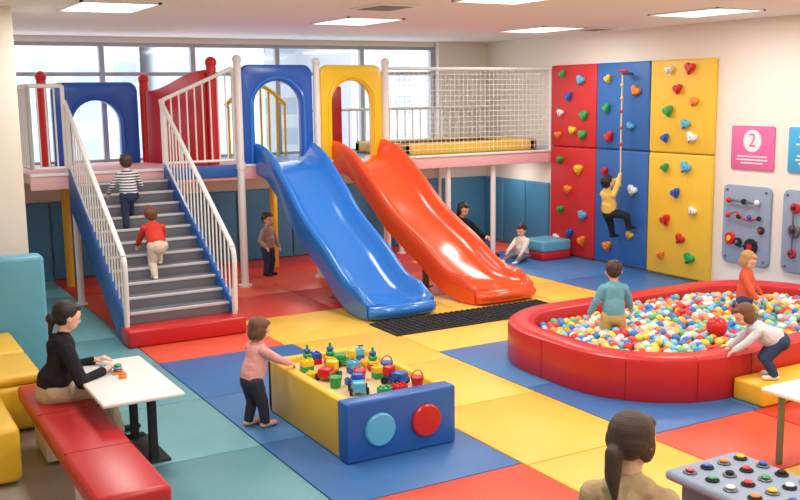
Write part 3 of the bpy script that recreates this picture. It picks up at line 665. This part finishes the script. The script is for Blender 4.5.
person('toddler_in_orange',(8.75,7.5,0.03),rad(150),.92,cloth('coral',(226,104,74)),cloth('denim',(70,92,128)),HBL,SHO,hands=((-.2,.16,.45),(.2,.2,.45)),look=(.2,1,-.5),style='bob')
person('toddler_in_white',(7.08,5.80,.2),rad(-55),.9,cloth('white',(218,222,230)),cloth('navy_pants',(58,78,112)),HBR,SHO,pelvis=(0,-.10,.38),neck=(0,.16,.53),
  hands=((-.14,.40,.27),(.16,.34,.26)),look=(-.1,1,-.5),feet=((-.09,-.06,0),(.09,-.10,0)),style='bob',headup=(0,.3,1))
person('toddler_standing',(5.72,14.12,0),rad(150),.95,cloth('warm_grey',(176,160,150)),cloth('dark_blue',(60,72,104)),HDB,SHD,hands=((-.2,.08,.45),(.2,.12,.5)))
person('seated_caregiver',(9.35,14.25,0),rad(170),1.6,cloth('black',(40,40,46)),cloth('jeans',(70,90,120)),HBK,SHD,adult=True,pelvis=(0,0,.085),neck=(0,.05,.385),
  hands=((-.12,.3,.2),(.12,.3,.2)),feet=((-.12,.36,0),(.12,.38,0)),kpole=((-.8,0,.7),(.8,0,.7)),style='long',look=(0,1,-.4))
person('seated_toddler',(9.78,13.0,0),rad(250),.92,cloth('cream',(230,226,214)),cloth('grey',(120,124,134)),HDB,SHO,pelvis=(0,0,.1),neck=(0,.03,.43),
  hands=((-.14,.28,.16),(.14,.28,.18)),feet=((-.12,.38,0),(.14,.38,0)),kpole=((-.4,0,1),(.4,0,1)),look=(0,1,-.4))
person('woman_in_black',(1.34,7.85,0),rad(85),1.58,cloth('black',(40,40,46)),cloth('beige_pants',(206,186,158)),HBK,SHD,adult=True,pelvis=(0,0,.325),neck=(0,.07,.575),
  hands=((-.09,.24,.405),(.13,.215,.405)),feet=((-.07,.33,0),(.08,.30,0)),style='bun',look=(.05,1,-.3),kpole=((0,1,.6),(0,1,.6)),hood=True)
person('woman_in_beige',(2.97,3.15,0),rad(50),1.70,cloth('beige_jacket',(196,172,134)),cloth('grey_pants',(110,110,118)),HDB,SHD,adult=True,pelvis=(0,0,.315),neck=(0,.03,.60),
  hands=((-.1,.25,.36),(.1,.25,.36)),feet=((-.07,.3,0),(.07,.3,0)),style='pony',look=(.6,1,-.2),kpole=((0,1,.6),(0,1,.6)),hood=True)

# ------------------------------------------------ ceiling lights
def light(x,y):
    e=empty('ceiling_light_panel'); b=B('diffuser'); b.box(x-.37,x+.37,y-.53,y+.53,ZC-.012,ZC+.0,EMIT,0); b.make(e)
    b=B('frame')
    for (a0,a1,c0,c1) in [(x-.4,x-.37,y-.56,y+.56),(x+.37,x+.4,y-.56,y+.56),(x-.4,x+.4,y-.56,y-.53),(x-.4,x+.4,y+.53,y+.56)]: b.box(a0,a1,c0,c1,ZC-.02,ZC,WHITE,0)
    b.make(e)
    l=bpy.data.lights.new('panel_lamp','AREA'); l.shape='RECTANGLE'; l.size=.72; l.size_y=1.04; l.energy=44; l.color=(1,.98,.95)
    o=bpy.data.objects.new('panel_lamp',l); scene.collection.objects.link(o); o.location=(x,y,ZC-.03); o.parent=e
for (x,y) in [(2.6,10.55),(5.95,11.45),(9.35,12.0),(2.6,7.2),(6.0,8.1),(9.3,8.75),(2.6,3.9),(6.0,4.8),(9.3,5.4),(2.6,.6),(6,1.5),(9.3,2.1)]: light(x,y)  # panels nearer the camera are out of view, continuing the grid as fill
b=B('ceiling_air_vent'); b.box(5.05,5.55,9.2,9.85,ZC-.02,ZC,WHITE,.004)
for i in range(7): b.box(5.1,5.5,9.26+i*.08,9.30+i*.08,ZC-.026,ZC-.019,GREY,0)
b.make()
b=B('ceiling_air_vent'); b.box(9.9,10.3,11.4,11.9,ZC-.02,ZC,WHITE,.004)
for i in range(5): b.box(9.95,10.25,11.46+i*.08,11.50+i*.08,ZC-.026,ZC-.019,GREY,0)
b.make()

# world + camera
w=bpy.data.worlds.new('World'); scene.world=w; w.use_nodes=True; bg=w.node_tree.nodes['Background']; bg.inputs[0].default_value=(.90,.95,1,1); bg.inputs[1].default_value=2.4
cd=bpy.data.cameras.new('camera'); cd.sensor_width=36; cd.lens=36*986/800
if ZOOM: cd.lens*=ZOOM[2]; cd.shift_x=(ZOOM[0]-400)/800*ZOOM[2]; cd.shift_y=(250-ZOOM[1])/800*ZOOM[2]
co=bpy.data.objects.new('camera',cd); scene.collection.objects.link(co)
Fv=V((.49060,.85734,-.15576));Rv_=V((.86693,-.49844,-.01294));Uv=V((.08873,.12868,.9877))
M=Matrix((Rv_,Uv,-Fv)).transposed().to_4x4(); M.translation=V((0,0,2.75)); co.matrix_world=M
scene.camera=co
